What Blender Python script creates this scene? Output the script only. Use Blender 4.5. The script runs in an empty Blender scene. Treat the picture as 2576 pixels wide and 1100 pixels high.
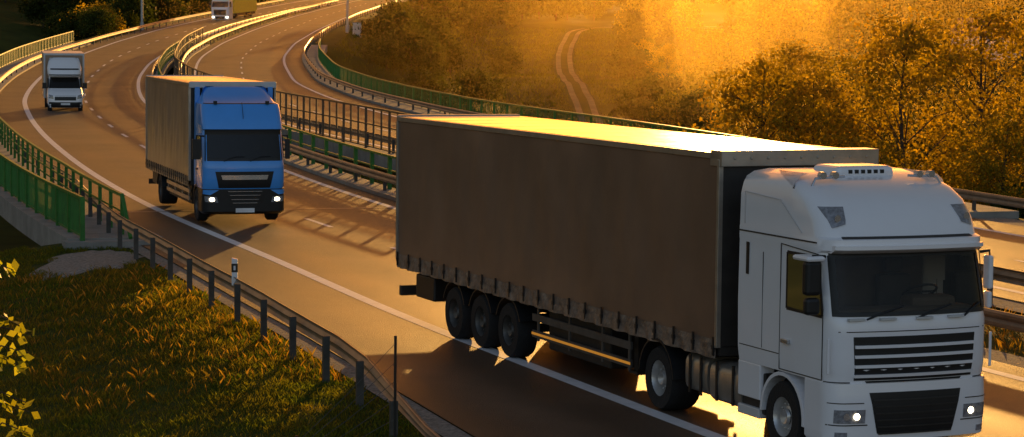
import bpy, math, random, bmesh
import numpy as np
from mathutils import Vector, Matrix
random.seed(7); rng=np.random.default_rng(7)
D=bpy.data; scene=bpy.context.scene; COL=scene.collection
# ------------------------------------------------------------ materials
def mat(name,c,rough=.6,metal=0.,var=.25,scale=4.,bump=0.,bscale=30.,c2=None,spec=.5,coat=0.,trans=0.,emit=None,es=0.,island=False,detail=6,stretch=None,tmul=(1.5,1.35,.6),lanes=False):
    m=D.materials.new(name); m.use_nodes=True; nt=m.node_tree; N=nt.nodes; L=nt.links
    b=N['Principled BSDF']; out=N['Material Output']
    b.inputs['Roughness'].default_value=rough; b.inputs['Metallic'].default_value=metal
    b.inputs['Specular IOR Level'].default_value=spec; b.inputs['Coat Weight'].default_value=coat
    b.inputs['Coat Roughness'].default_value=.08
    if c2 is None: c2=tuple(x*(1-var) for x in c)
    tc=N.new('ShaderNodeTexCoord'); vec=tc.outputs['Object']
    if stretch:
        mp=N.new('ShaderNodeMapping'); mp.inputs['Scale'].default_value=stretch; L.new(vec,mp.inputs['Vector']); vec=mp.outputs[0]
    no=N.new('ShaderNodeTexNoise'); no.inputs['Scale'].default_value=scale; no.inputs['Detail'].default_value=detail; no.inputs['Roughness'].default_value=.6
    L.new(vec,no.inputs['Vector'])
    ra=N.new('ShaderNodeValToRGB'); ra.color_ramp.elements[0].position=.32; ra.color_ramp.elements[1].position=.68
    ra.color_ramp.elements[0].color=(*c2,1); ra.color_ramp.elements[1].color=(*c,1)
    L.new(no.outputs['Fac'],ra.inputs['Fac']); col=ra.outputs['Color']
    def scl(col,sock):
        vm=N.new('ShaderNodeVectorMath'); vm.operation='SCALE'; L.new(col,vm.inputs[0]); L.new(sock,vm.inputs['Scale']); return vm.outputs[0]
    if lanes:
        at=N.new('ShaderNodeAttribute'); at.attribute_name='lat'; ma=N.new('ShaderNodeMath'); ma.operation='MULTIPLY'; ma.inputs[1].default_value=2*math.pi/1.85; L.new(at.outputs['Fac'],ma.inputs[0])
        mc=N.new('ShaderNodeMath'); mc.operation='COSINE'; L.new(ma.outputs[0],mc.inputs[0])
        mr=N.new('ShaderNodeMapRange'); mr.inputs['From Min'].default_value=-1; mr.inputs['To Min'].default_value=.70; mr.inputs['To Max'].default_value=1.15; L.new(mc.outputs[0],mr.inputs['Value'])
        col=scl(col,mr.outputs[0])
        n6=N.new('ShaderNodeTexNoise'); n6.inputs['Scale'].default_value=14; n6.inputs['Detail'].default_value=8; n6.inputs['Roughness'].default_value=.8; L.new(vec,n6.inputs['Vector'])
        m6=N.new('ShaderNodeMapRange'); m6.inputs['From Min'].default_value=.3; m6.inputs['From Max'].default_value=.7; m6.inputs['To Min'].default_value=.6; m6.inputs['To Max'].default_value=1.4; L.new(n6.outputs['Fac'],m6.inputs['Value']); col=scl(col,m6.outputs[0])
        n3=N.new('ShaderNodeTexNoise'); n3.inputs['Scale'].default_value=.22; n3.inputs['Detail'].default_value=5; L.new(vec,n3.inputs['Vector'])
        md=N.new('ShaderNodeMath'); md.operation='MULTIPLY_ADD'; md.inputs[1].default_value=.04; L.new(mc.outputs[0],md.inputs[0]); 
        m5=N.new('ShaderNodeMapRange'); m5.inputs['To Min'].default_value=rough-.08; m5.inputs['To Max'].default_value=rough+.08; L.new(n3.outputs['Fac'],m5.inputs['Value']); L.new(m5.outputs[0],md.inputs[2]); L.new(md.outputs[0],b.inputs['Roughness'])
    if island:
        g=N.new('ShaderNodeNewGeometry'); mr=N.new('ShaderNodeMapRange'); mr.inputs['To Min'].default_value=.55; mr.inputs['To Max'].default_value=1.45
        L.new(g.outputs['Random Per Island'],mr.inputs['Value']); col=scl(col,mr.outputs[0])
    L.new(col,b.inputs['Base Color'])
    if bump>0:
        n2=N.new('ShaderNodeTexNoise'); n2.inputs['Scale'].default_value=bscale; n2.inputs['Detail'].default_value=4
        L.new(vec,n2.inputs['Vector']); bp=N.new('ShaderNodeBump'); bp.inputs['Strength'].default_value=bump; bp.inputs['Distance'].default_value=.05
        L.new(n2.outputs['Fac'],bp.inputs['Height']); L.new(bp.outputs[0],b.inputs['Normal'])
    if emit: b.inputs['Emission Color'].default_value=(*emit,1); b.inputs['Emission Strength'].default_value=es
    if trans>0:
        t=N.new('ShaderNodeBsdfTranslucent'); mx=N.new('ShaderNodeMixShader'); mx.inputs[0].default_value=trans
        vm2=N.new('ShaderNodeVectorMath'); vm2.operation='MULTIPLY'; vm2.inputs[1].default_value=tmul; L.new(col,vm2.inputs[0]); L.new(vm2.outputs[0],t.inputs['Color'])
        L.new(b.outputs[0],mx.inputs[1]); L.new(t.outputs[0],mx.inputs[2]); L.new(mx.outputs[0],out.inputs['Surface'])
    return m
M={}
M['asphalt']=mat('asphalt',(.112,.070,.043),.58,var=.38,scale=.35,bump=.4,bscale=45,spec=.5,lanes=True)
M['paint']=mat('road_paint',(.84,.84,.86),.6,var=.2,scale=3)
M['joint']=mat('joint_metal',(.35,.32,.28),.5,metal=.3)
M['ground']=mat('ground',(.050,.070,.012),.95,c2=(.024,.040,.008),scale=.25,bump=.6,bscale=2,spec=.1)
M['gravel']=mat('gravel',(.40,.35,.30),.95,var=.6,scale=14,bump=.8,bscale=25,spec=.2)
M['track']=mat('dirt_track',(.20,.19,.15),.95,var=.4,scale=.5,spec=.05)
M['concrete']=mat('concrete',(.34,.32,.29),.85,var=.35,scale=1.2,bump=.2,spec=.3)
M['galv']=mat('galvanised_steel',(.36,.29,.22),.46,metal=.6,var=.4,scale=2)
M['postg']=mat('post_steel',(.11,.10,.09),.6,metal=.3,var=.4,scale=4)
M['green']=mat('green_paint',(.035,.21,.022),.5,var=.4,scale=3)
M['rust']=mat('rusty_paint',(.15,.085,.04),.6,var=.4,scale=3)
M['white']=mat('white_truck_paint',(.88,.87,.90),.26,var=.04,scale=1.5,coat=.5)
M['whited']=mat('white_plastic',(.6,.6,.6),.4,var=.1)
M['blue']=mat('blue_truck_paint',(.075,.36,.93),.28,var=.08,scale=1.5,coat=.6)
M['tarp']=mat('taupe_tarpaulin',(.26,.150,.095),.46,var=.32,scale=.40,bump=.35,bscale=1.1)
M['tarp2']=mat('grey_tarpaulin',(.40,.26,.17),.38,var=.28,scale=.7,bump=.45,bscale=1.2)
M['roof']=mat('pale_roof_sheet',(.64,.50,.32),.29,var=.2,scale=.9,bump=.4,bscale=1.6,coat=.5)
M['band']=mat('curtain_hem',(.24,.18,.145),.4,var=.55,scale=4,bump=.8,bscale=7)
M['black']=mat('black_plastic',(.012,.012,.013),.5,var=.3)
M['rubber']=mat('tyre_rubber',(.014,.013,.013),.85,var=.3,bump=.3)
M['rim']=mat('steel_rim',(.13,.12,.11),.5,metal=.5,var=.4)
M['rimb']=mat('alloy_rim',(.6,.58,.56),.35,metal=.6,var=.2)
M['glass']=mat('dark_glass',(.016,.014,.012),.08,var=.2,spec=.3)
M['alu']=mat('brushed_aluminium',(.5,.45,.39),.35,metal=.7,var=.25)
M['chrome']=mat('chrome_trim',(.6,.6,.62),.25,metal=.8,var=.1)
M['lens']=mat('lamp_lens',(.34,.34,.37),.10,var=.6,scale=20,spec=.8,coat=1.)
M['lamp']=mat('lit_lamp',(1,.9,.7),.3,emit=(1,.86,.6),es=9)
M['amber']=mat('amber_strip_glow',(.8,.3,.03),.3,emit=(1,.4,.05),es=.3)  # for the reflective strip, no lamp: faint glow put into its colour
M['frame']=mat('chassis_steel',(.03,.026,.023),.6,var=.4)
M['yellow']=mat('yellow_tarpaulin',(.95,.72,.05),.5)
M['interior']=mat('cab_interior',(.09,.068,.05),.8)
M['seat']=mat('seat_fabric',(.05,.046,.044),.9)
M['bark']=mat('bark',(.09,.06,.04),.9,var=.5,scale=6,bump=.5,bscale=12)
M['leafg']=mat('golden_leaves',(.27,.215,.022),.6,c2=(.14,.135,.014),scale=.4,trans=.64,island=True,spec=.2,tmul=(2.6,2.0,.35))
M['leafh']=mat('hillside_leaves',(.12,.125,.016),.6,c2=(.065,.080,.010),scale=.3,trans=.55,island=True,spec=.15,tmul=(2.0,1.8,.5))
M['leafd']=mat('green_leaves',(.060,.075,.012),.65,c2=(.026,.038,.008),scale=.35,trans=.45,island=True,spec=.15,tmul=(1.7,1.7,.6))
M['leafn']=mat('yellow_leaves',(.34,.32,.03),.5,c2=(.22,.25,.025),scale=3,trans=.6,island=True,spec=.3,tmul=(2,2.,.6))
M['grass']=mat('grass_blades',(.032,.080,.012),.6,c2=(.060,.080,.014),scale=.8,trans=.5,island=True,spec=.15,tmul=(5.6,3.3,.5))
M['straw_tone']=mat('straw_tone_blades',(.17,.125,.035),.6,c2=(.09,.105,.02),scale=.8,trans=.6,island=True,spec=.2,tmul=(3.4,2.4,.5))  # straw tone, also used to colour in the sunlit bank patch
M['meadow']=mat('meadow_blades',(.090,.125,.014),.7,c2=(.048,.07,.009),scale=.08,trans=.3,island=True,spec=.05)
M['pole']=mat('painted_pole',(.55,.53,.5),.45,metal=.3)
M['plaster']=mat('plaster',(.6,.55,.5),.9)
M['rooft']=mat('roof_tiles',(.22,.12,.08),.8)
gm=D.materials.new('clear_glass'); gm.use_nodes=True; nt=gm.node_tree; nt.nodes.clear(); o_=nt.nodes.new('ShaderNodeOutputMaterial'); tr_=nt.nodes.new('ShaderNodeBsdfTransparent'); tr_.inputs[0].default_value=(.88,.84,.76,1)
gl_=nt.nodes.new('ShaderNodeBsdfGlossy'); gl_.inputs['Roughness'].default_value=.03; lw=nt.nodes.new('ShaderNodeFresnel'); lw.inputs['IOR'].default_value=1.35; mx=nt.nodes.new('ShaderNodeMixShader')
nt.links.new(lw.outputs[0],mx.inputs[0]); nt.links.new(tr_.outputs[0],mx.inputs[1]); nt.links.new(gl_.outputs[0],mx.inputs[2]); nt.links.new(mx.outputs[0],o_.inputs['Surface']); M['clear']=gm
# ------------------------------------------------------------ mesh builder
class MB:
    def __init__(s): s.v=[];s.f=[]
    def add(s,vs,fs):
        n=len(s.v); s.v+=[tuple(map(float,p)) for p in vs]; s.f+=[tuple(i+n for i in f) for f in fs]; return s
    def box(s,x0,x1,y0,y1,z0,z1):
        return s.add([(x,y,z) for x in(x0,x1) for y in(y0,y1) for z in(z0,z1)],[(0,1,3,2),(4,6,7,5),(0,4,5,1),(2,3,7,6),(0,2,6,4),(1,5,7,3)])
    def prism(s,poly,y0,y1):
        n=len(poly)
        return s.add([(x,y0,z) for x,z in poly]+[(x,y1,z) for x,z in poly],[tuple(range(n)),tuple(range(2*n-1,n-1,-1))]+[(i,i+n,(i+1)%n+n,(i+1)%n) for i in range(n)])
    def tube(s,pts,r,n=8,r2=None,cap=True):
        pts=[Vector(p) for p in pts]; k=len(pts); vs=[];fs=[]
        for i,p in enumerate(pts):
            t=(pts[min(i+1,k-1)]-pts[max(i-1,0)]).normalized()
            a=t.orthogonal().normalized() if abs(t.z)>.9 else t.cross(Vector((0,0,1))).normalized(); b=t.cross(a)
            rr=r if r2 is None else r+(r2-r)*i/(k-1)
            for j in range(n):
                an=2*math.pi*j/n; vs.append(p+rr*(math.cos(an)*a+math.sin(an)*b))
        for i in range(k-1):
            for j in range(n): fs.append((i*n+j,i*n+(j+1)%n,(i+1)*n+(j+1)%n,(i+1)*n+j))
        if cap: fs+=[tuple(range(n-1,-1,-1)),tuple(range((k-1)*n,k*n))]
        return s.add(vs,fs)
    def lathe(s,c,prof,n=28):
        vs=[];fs=[];k=len(prof)
        for j in range(n):
            a=2*math.pi*j/n
            for r,y in prof: vs.append((c[0]+r*math.cos(a),c[1]+y,c[2]+r*math.sin(a)))
        for j in range(n):
            for i in range(k-1): fs.append((j*k+i,j*k+i+1,((j+1)%n)*k+i+1,((j+1)%n)*k+i))
        return s.add(vs,fs)
    def grid(s,fn,nu,nv):
        vs=[fn(i/nu,j/nv) for i in range(nu+1) for j in range(nv+1)]
        return s.add(vs,[(i*(nv+1)+j,(i+1)*(nv+1)+j,(i+1)*(nv+1)+j+1,i*(nv+1)+j+1) for i in range(nu) for j in range(nv)])
    def obj(s,name,mt,parent=None,smooth=False,bevel=0):
        me=D.meshes.new(name); me.from_pydata(s.v,[],s.f); me.validate(); me.materials.append(M[mt])
        if smooth: me.polygons.foreach_set('use_smooth',[True]*len(me.polygons))
        o=D.objects.new(name,me); COL.objects.link(o)
        if parent: o.parent=parent
        if bevel:
            bm=o.modifiers.new('bevel','BEVEL'); bm.width=bevel; bm.segments=2; bm.limit_method='ANGLE'; bm.angle_limit=math.radians(35)
        if smooth:
            es=o.modifiers.new('es','EDGE_SPLIT'); es.split_angle=math.radians(38)
        return o
def empty(name,loc,rot=0,label=None,cat=None,group=None):
    e=D.objects.new(name,None); COL.objects.link(e); e.location=loc; e.rotation_euler=(0,0,rot); e.empty_display_size=.3
    if label: e['label']=label; e['category']=cat
    if group: e['group']=group
    return e
# ------------------------------------------------------------ road geometry
def zr(Y):
    Y=np.asarray(Y,float); f=.037*(np.sqrt((Y-145)**2+2500)+(Y-145))/2
    t=np.clip((Y-60)/50,0,1); return f*t*t*(3-2*t)
YY=np.arange(-40,700,1.0)
def mk(pts,sig=5):
    pts=sorted(pts,key=lambda p:p[1]); x=np.interp(YY,[p[1] for p in pts],[p[0] for p in pts])
    k=np.exp(-.5*(np.arange(-15,16)/sig)**2); k/=k.sum()
    xe=np.concatenate([x[0]+(np.arange(-15,0))*(x[1]-x[0]),x,x[-1]+(np.arange(1,16))*(x[-1]-x[-2])])
    return np.convolve(xe,k,'valid')
CO=mk([(32,-40),(21,-10),(8.1,21),(5.2,27),(2.7,32.9),(1.4,37.5),(-1.1,43.3),(-2.3,46.5),(-3.8,51.4),(-5.7,57.4),(-7.5,62.6),(-10.2,69.9),(-13.4,79.9),(-16.9,91.5),(-21.3,107.5),(-25.7,125.4),(-30.2,145.1),(-32.9,160.1),(-35.5,176.7),(-38.3,200),(-39.8,219.3),(-41.1,244.7),(-41.9,278.4),(-41.6,305),(-40.6,340),(-38,400),(-33,480),(-20,700)])
CR=mk([(42,-40),(34,-12),(28,6),(23.8,16),(19.3,28),(15,40.5),(11.1,52.4),(7,65.2),(2.9,78),(-2.6,95),(-11.4,121),(-18.9,150),(-23.4,172),(-27,201),(-28.4,215),(-30.1,244),(-30.9,281),(-30.9,330),(-29,400),(-25,480),(-10,700)])
def cx(C,Y): return np.interp(Y,YY,C)
def lat(C,Y,d,h=0.):
    x=cx(C,Y); dx=(cx(C,Y+1.5)-cx(C,Y-1.5))/3; n=math.hypot(1,dx)
    px=x+d/n; py=Y-d*dx/n
    return (float(px),float(py),float(zr(py))+h)
def F(v):
    if callable(v): return v
    if isinstance(v,tuple): return lambda Y:float(np.interp(Y,v[0],v[1]))
    return lambda Y:v
def sweep(mb,C,Ys,sec,closed=True,d0=0,hs=None):
    d0=F(d0); vs=[];n=len(sec)
    for Y in Ys:
        hf=1 if hs is None else hs(Y)
        for d,h in sec: vs.append(lat(C,Y,F(d)(Y)+d0(Y),F(h)(Y)*hf))
    fs=[]
    for i in range(len(Ys)-1):
        for j in range(n if closed else n-1): fs.append((i*n+j,i*n+(j+1)%n,(i+1)*n+(j+1)%n,(i+1)*n+j))
    if closed: fs+=[tuple(range(n-1,-1,-1)),tuple(range((len(Ys)-1)*n,len(Ys)*n))]
    mb.add(vs,fs)
def ys(a,b,s=2.): return list(np.linspace(a,b,max(2,int((b-a)/s)+1)))
def struct(o): o['kind']='structure'; return o
LE=((-40,20,33,45,62,72),(-3.6,-3.6,-3.3,-2.6,-2.5,-1.8))
def road(C,e0,e1):
    m=MB(); ds=[e0]+[x*.37 for x in range(-2,24) if -1.2<x*.37<e1-.1]+[e1]; Ys=ys(-30,600)
    sweep(m,C,Ys,[(d,0) for d in ds],closed=False); o=struct(m.obj('road','asphalt'))
    at=o.data.attributes.new('lat','FLOAT','POINT'); vals=[F(d)(Y) for Y in Ys for d in ds]; at.data.foreach_set('value',vals)
road(CO,LE,8.05); road(CR,-.9,9.0)
def line(C,d,a,b,w=.22,dash=None):
    m=MB()
    if dash:
        Y=a
        while Y<b:
            sweep(m,C,ys(Y,Y+dash[0],2),[(d-w/2,.004),(d+w/2,.004)],closed=False); Y+=dash[1]
    else: sweep(m,C,ys(a,b),[(d-w/2,.004),(d+w/2,.004)],closed=False)
    struct(m.obj('road_marking','paint'))
line(CO,0,-20,500,.28); line(CO,7.3,-20,500,.24); line(CO,3.7,48.5,400,.16,(2.8,8.6))
line(CR,0,-20,500,.22); line(CR,7.4,-20,500,.22); line(CR,3.7,21,400,.14,(2.8,8.6))
m=MB(); 
for C,a,b,Yj in((CO,-1.9,8.05,71.5),(CR,-.9,9,79)):
    m.add([lat(C,Yj,a,.008),lat(C,Yj,b,.008),lat(C,Yj+.16,b,.008),lat(C,Yj+.16,a,.008)],[(0,1,2,3)])
struct(m.obj('road_expansion_joint','joint'))
# ------------------------------------------------------------ terrain
def sstep(a,b,x): t=np.clip((x-a)/(b-a),0,1); return t*t*(3-2*t)
def wob(x,y):
    return (np.sin(x*.051+1.3)*np.cos(y*.043+.4)+.5*np.sin(x*.13+y*.09)+.25*np.sin(x*.31-y*.27+2))
def terr(x,y):
    x=np.asarray(x,float);y=np.asarray(y,float)
    c1=cx(CO,y);s1=(cx(CO,y+1.5)-cx(CO,y-1.5))/3;d1=(x-c1)/np.sqrt(1+s1**2)
    c2=cx(CR,y);s2=(cx(CR,y+1.5)-cx(CR,y-1.5))/3;d2=(x-c2)/np.sqrt(1+s2**2)
    V=np.interp(y,[0,60,90,170,250,420,520,700,1000,1500],[-6,-7,-9,-9,-4,5,13,18,22,26])
    V=V+sstep(-45,-95,x)*np.interp(y,[0,150,260,400],[0,3,8,8])+sstep(45,120,x)*np.interp(y,[0,150,300],[0,4,8])
    V=V+wob(x,y)*np.interp(y,[0,60,200,400,900],[.15,.3,.4,.5,2])
    dl=np.interp(y,[20,33,38,46,62],[5.1,5.0,4.4,3.9,4.2]); 
    dist=np.maximum(np.maximum(-dl-d1,d2-10.6),0)
    rz=zr(y)-.07
    slope=np.where(y<70,.24,.42)
    fall=np.where(dist<1.2,dist*dist*.12,.17+(dist-1.2)*slope)
    G=np.where(V<rz,np.maximum(V,rz-fall),np.minimum(V,rz+fall))
    G=G+np.where((dist>0),wob(x*4,y*4)*.05*np.minimum(dist/2,1),0)
    a=62.5+.38*np.clip(d1+4,-3,40); b=238.
    ins=sstep(0,7,y-a)*(1-sstep(0,16,y-(b-10)))
    G2=G*(1-ins)+np.minimum(V,G)*ins
    med=(d1>9.2)&(d2<-1.6)
    return np.where(med&(y<70),G2-.05,G2)
xs=np.concatenate([np.arange(-400,-70,12),np.arange(-70,60,1.0),np.arange(60,150,4),np.arange(150,500,14)])
yy=np.concatenate([np.arange(-60,10,5),np.arange(10,110,.8),np.arange(110,300,1.6),np.arange(300,500,5),np.arange(500,1500,20)])
X,Yg=np.meshgrid(xs,yy,indexing='ij'); Z=terr(X,Yg)
nx,ny=X.shape; V=np.stack([X.ravel(),Yg.ravel(),Z.ravel()],1)
I=np.arange(nx*ny).reshape(nx,ny); Q=np.stack([I[:-1,:-1],I[1:,:-1],I[1:,1:],I[:-1,1:]],-1).reshape(-1,4)
me=D.meshes.new('ground'); me.from_pydata(V.tolist(),[],Q.tolist()); me.materials.append(M['ground'])
me.polygons.foreach_set('use_smooth',[True]*len(me.polygons))
g=D.objects.new('ground',me); COL.objects.link(g); struct(g)
m=MB()
def pz(x,y,h): return (x,y,float(terr(x,y))+h)
sweep(m,CO,ys(24,62,.8),[((LE[0],[v-.35 for v in LE[1]]),-.05),((LE[0],[v-.0 for v in LE[1]]),-.02)],closed=False)
sweep(m,CO,ys(-10,68,2),[(8.05,-.02),(9.0,-.05)],closed=False)
sweep(m,CR,ys(-10,72,2),[(-1.7,-.05),(-.9,-.02)],closed=False)
sweep(m,CR,ys(-10,76,2),[(9.0,-.02),(10.4,-.05)],closed=False)
struct(m.obj('gravel_verge','gravel'))
gp=lat(CO,59.0,-4.3); m=MB(); n=30; vs=[pz(gp[0],gp[1],.05)]; fs=[]
rad=[.75+.35*random.random() for _ in range(n)]
for k in range(1,7):
    for i in range(n): t=2*math.pi*i/n; vs.append(pz(gp[0]+math.cos(t)*rad[i]*1.4*k/6,gp[1]+math.sin(t)*rad[i]*3.0*k/6,.05 if k<6 else -.02))
fs=[(0,1+i,1+(i+1)%n) for i in range(n)]+[(1+(k-1)*n+i,1+k*n+i,1+k*n+(i+1)%n,1+(k-1)*n+(i+1)%n) for k in range(1,6) for i in range(n)]
m.add(vs,fs); struct(m.obj('gravel_patch','gravel'))
tp=[(8.3,245),(8.2,256),(7.7,282),(7.1,318),(7.3,345),(8.1,375),(9.4,400),(11,414),(17,424),(30,432),(50,438)]
ty=np.array([p[1] for p in tp],float);tx=np.array([p[0] for p in tp])
m=MB()
tt=np.linspace(0,len(tp)-1,160)
xx=np.interp(tt,range(len(tp)),tx);y2=np.interp(tt,range(len(tp)),ty)
k=np.ones(21)/21; xx[10:-10]=np.convolve(xx,k,'valid'); y2[10:-10]=np.convolve(y2,k,'valid')
for off in(-.85,.85):
    vs=[]
    for i in range(160):
        j=min(i+1,159);q=max(i-1,0); t=Vector((xx[j]-xx[q],y2[j]-y2[q])).normalized(); nn=Vector((t.y,-t.x))
        for w in(-.36,.36):
            x=xx[i]+nn.x*(off+w);y=y2[i]+nn.y*(off+w); vs.append((x,y,float(terr(x,y))+.14))
    m.add(vs,[(2*i,2*i+1,2*i+3,2*i+2) for i in range(159)])
struct(m.obj('dirt_path','track'))
# ------------------------------------------------------------ bridges
m=MB()
B0,B1=62.5,238
sweep(m,CO,ys(B0,B1),[(-4.3,.14),(-1.8,.14),(-1.8,-.03),(8.05,-.03),(8.05,.12),(9.0,.12),(9.0,-.55),(6.5,-.7),(6.2,-1.9),(-1.2,-1.9),(-1.5,-.7),(-4.3,-.5)])
br=empty('bridge',lat(CO,150,2),0,'concrete road bridge deck carrying the highway over a valley','bridge')
def wparent(o,e):
    o.parent=e; o.matrix_parent_inverse=Matrix.LocRotScale(e.location,e.rotation_euler,None).inverted()
    return o
wparent(m.obj('deck','concrete'),br)
m=MB(); sweep(m,CO,[B0-.6,B0-.01],[(-4.45,.10),(-1.85,.10),(-1.85,-5.5),(-4.45,-5.5)]); wparent(m.obj('abutment','concrete'),br)
def piers(C,d,e):
    for Y in(95,130,165,200):
        p=lat(C,Y,d); mm=MB(); mm.tube([(p[0],p[1],p[2]-1.7),(p[0],p[1],-13)],.9,16); wparent(mm.obj('pier','concrete',smooth=True),e)
piers(CO,2.5,br)
br2=empty('bridge',lat(CR,150,3),0,'parallel concrete road bridge carrying the opposite carriageway','bridge')
m=MB(); sweep(m,CR,ys(70,B1),[(-1.6,.12),(-.9,.12),(-.9,-.03),(9.0,-.03),(9.0,.14),(10.9,.14),(10.9,-.5),(7.5,-.7),(7.2,-1.9),(1.8,-1.9),(1.5,-.7),(-1.6,-.55)])
wparent(m.obj('deck','concrete'),br2); piers(CR,4.5,br2)
# ------------------------------------------------------------ rails
WB=[(.0,.75),(.05,.71),(.05,.66),(.0,.60),(.05,.54),(.05,.49),(.0,.45),(-.02,.45),(.03,.5),(.03,.53),(-.02,.6),(.03,.67),(.03,.70),(-.02,.75)]
def post_mesh(w,t,h,matn):
    m=MB(); m.box(-t/2,t/2,-w/2,w/2,-.5,h); 
    me=D.meshes.new('post'); me.from_pydata(m.v,[],m.f); me.materials.append(M[matn]); return me
def posts(e,C,d,Ys,me,hs=None):
    d=F(d)
    for i,Y in enumerate(Ys[:99]):
        p=Vector(lat(C,Y,d(Y))); dx=(cx(C,Y+1)-cx(C,Y-1))/2
        o=D.objects.new('post',me); COL.objects.link(o); o.parent=e
        o.location=p-e.location; o.rotation_euler=(0,0,-math.atan(dx))
        if hs: o.location.z-= (1-hs(Y))*.7
def guard(C,d,a,b,label,sp=4.,side=1,hs=None,near=None):
    e=empty('guardrail',lat(C,(a+b)/2,F(d)((a+b)/2)),0,label,'guardrail','steel guardrails along the highway')
    m=MB(); sec=[(x*side,z) for x,z in WB]; sweep(m,C,ys(a,b,2),sec,d0=d,hs=hs)
    wparent(m.obj('beam','galv'),e)
    Y=a+.6;P=[]
    while Y<b: P.append(Y); Y+= near[1] if near and Y<near[0] else sp
    f=F(d); posts(e,C,lambda Y:f(Y)-.12*side,P,post_mesh(.07,.11,.70,'postg'),hs)
    return e
LG=((20,28,33,38,46,62,76,190,225,265,600),(-4.8,-4.6,-4.3,-3.7,-3.2,-3.0,-2.0,-2.0,-1.3,-1.0,-1.0))
guard(CO,LG,29.0,400,'long galvanised guardrail with steel posts beside the grass bank',sp=5,near=(80,2.45),side=1,hs=lambda Y:float(np.interp(Y,[29,37.5],[.02,1])))
guard(CO,((0,60,72,600),(8.75,8.7,8.3,8.3)),8,400,'galvanised guardrail along the median edge of the road',side=-1,sp=4)
guard(CR,((0,60,72,600),(-1.4,-1.4,-1.1,-1.0)),6,400,'galvanised guardrail beside the grass median strip',side=1,sp=4)
guard(CR,((0,60,120,190,600),(9.7,9.6,9.3,9.2,9.2)),10,400,'galvanised guardrail on the valley side of the far carriageway',side=-1,sp=4)
def railing(C,d,a,b,h,matn,label,sp=2.,infill='bal',base=.14,slope_end=False,pw=.09,bsp=.16,bw=.011):
    f=F(d); e=empty('railing',lat(C,(a+b)/2,f((a+b)/2)),0,label,'railing','bridge railings')
    m=MB()
    sweep(m,C,ys(a,b),[(-.045,h-.05),(.045,h-.05),(.045,h+.03),(-.045,h+.03)],d0=d)
    if slope_end:
        p0=Vector(lat(C,a,f(a),h));p1=Vector(lat(C,a-1.1,f(a-1.1)+.05,.15)); m.tube([p0,p1],.055,6)
    wparent(m.obj('handrail',matn),e)
    m=MB()
    for hh in ((base+.08,) if infill=='bal' else (base+.35,base+.62)):
        sweep(m,C,ys(a,b),[(-.02,hh-.025),(.02,hh-.025),(.02,hh+.025),(-.02,hh+.025)],d0=d)
    if bw>.02: sweep(m,C,ys(a,b),[(-.03,h*.62-.03),(.03,h*.62-.03),(.03,h*.62+.03),(-.03,h*.62+.03)],d0=d)
    if infill=='bal':
        Y=a
        while Y<b:
            p=lat(C,Y,f(Y)); s=bw if Y<120 else max(.016,bw)
            m.box(p[0]-s,p[0]+s,p[1]-s*1.5,p[1]+s*1.5,p[2]+base+.06,p[2]+h-.03); Y+=bsp if Y<120 else bsp*2
    wparent(m.obj('infill',matn),e)
    P=[];Y=a
    while Y<b: P.append(Y); Y+=sp
    posts(e,C,d,P+[b],post_mesh(pw,pw,h,matn))
railing(CO,-3.95,62.3,240,1.22,'green','green steel parapet railing on the outer bridge edge',infill='bal',bsp=.17,pw=.12)
railing(CO,((0,62,76,300),(-2.75,-2.75,-2.35,-2.35)),63.4,128,1.2,'green','green handrail on posts behind the bridge guardrail',infill='two',slope_end=True,sp=2.0)
railing(CO,8.75,70,236,1.25,'green','green handrail with square posts on the median bridge edge',infill='two',sp=2.4,pw=.13)
railing(CR,-1.45,66,236,1.9,'rust','tall rusty railing between the two bridges',infill='bal',sp=3.6,bsp=1.2,bw=.04)
railing(CR,10.5,82,226,1.25,'green','green baluster railing along the valley side of the bridge',infill='bal',slope_end=True,sp=2.4,bsp=.18)
# ------------------------------------------------------------ vehicles
def wheel(parent,x,y,r,w,side,dual=False,rim='rim'):
    s=side
    m=MB(); m.lathe((x,y,r),[(.0,s*w*.28),(.10,s*w*.42),(.12,s*w*.30)],16); hub=m.obj('wheel',rim,parent,True)
    m=MB(); m.lathe((x,y,r),[(r*.56,-w/2),(r*.93,-w/2),(r,-w*.36),(r,w*.36),(r*.93,w/2),(r*.56,w/2),(r*.56,-w/2)],36); m.obj('tyre','rubber',hub,True)
    m=MB(); m.lathe((x,y,r),[(r*.58,s*w*.5),(r*.54,s*w*.42),(r*.50,s*w*.1),(r*.30,s*(.02 if dual else w*.2)),(.11,s*(w*.25))],30)
    for k in range(10):
        a=2*math.pi*k/10; m.lathe((x+math.cos(a)*r*.36,y,r+math.sin(a)*r*.36),[(0,s*w*.30),(.018,s*w*.27),(.018,s*w*.15)],6)
    m.obj('rim',rim,hub,True)
    return hub
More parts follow.
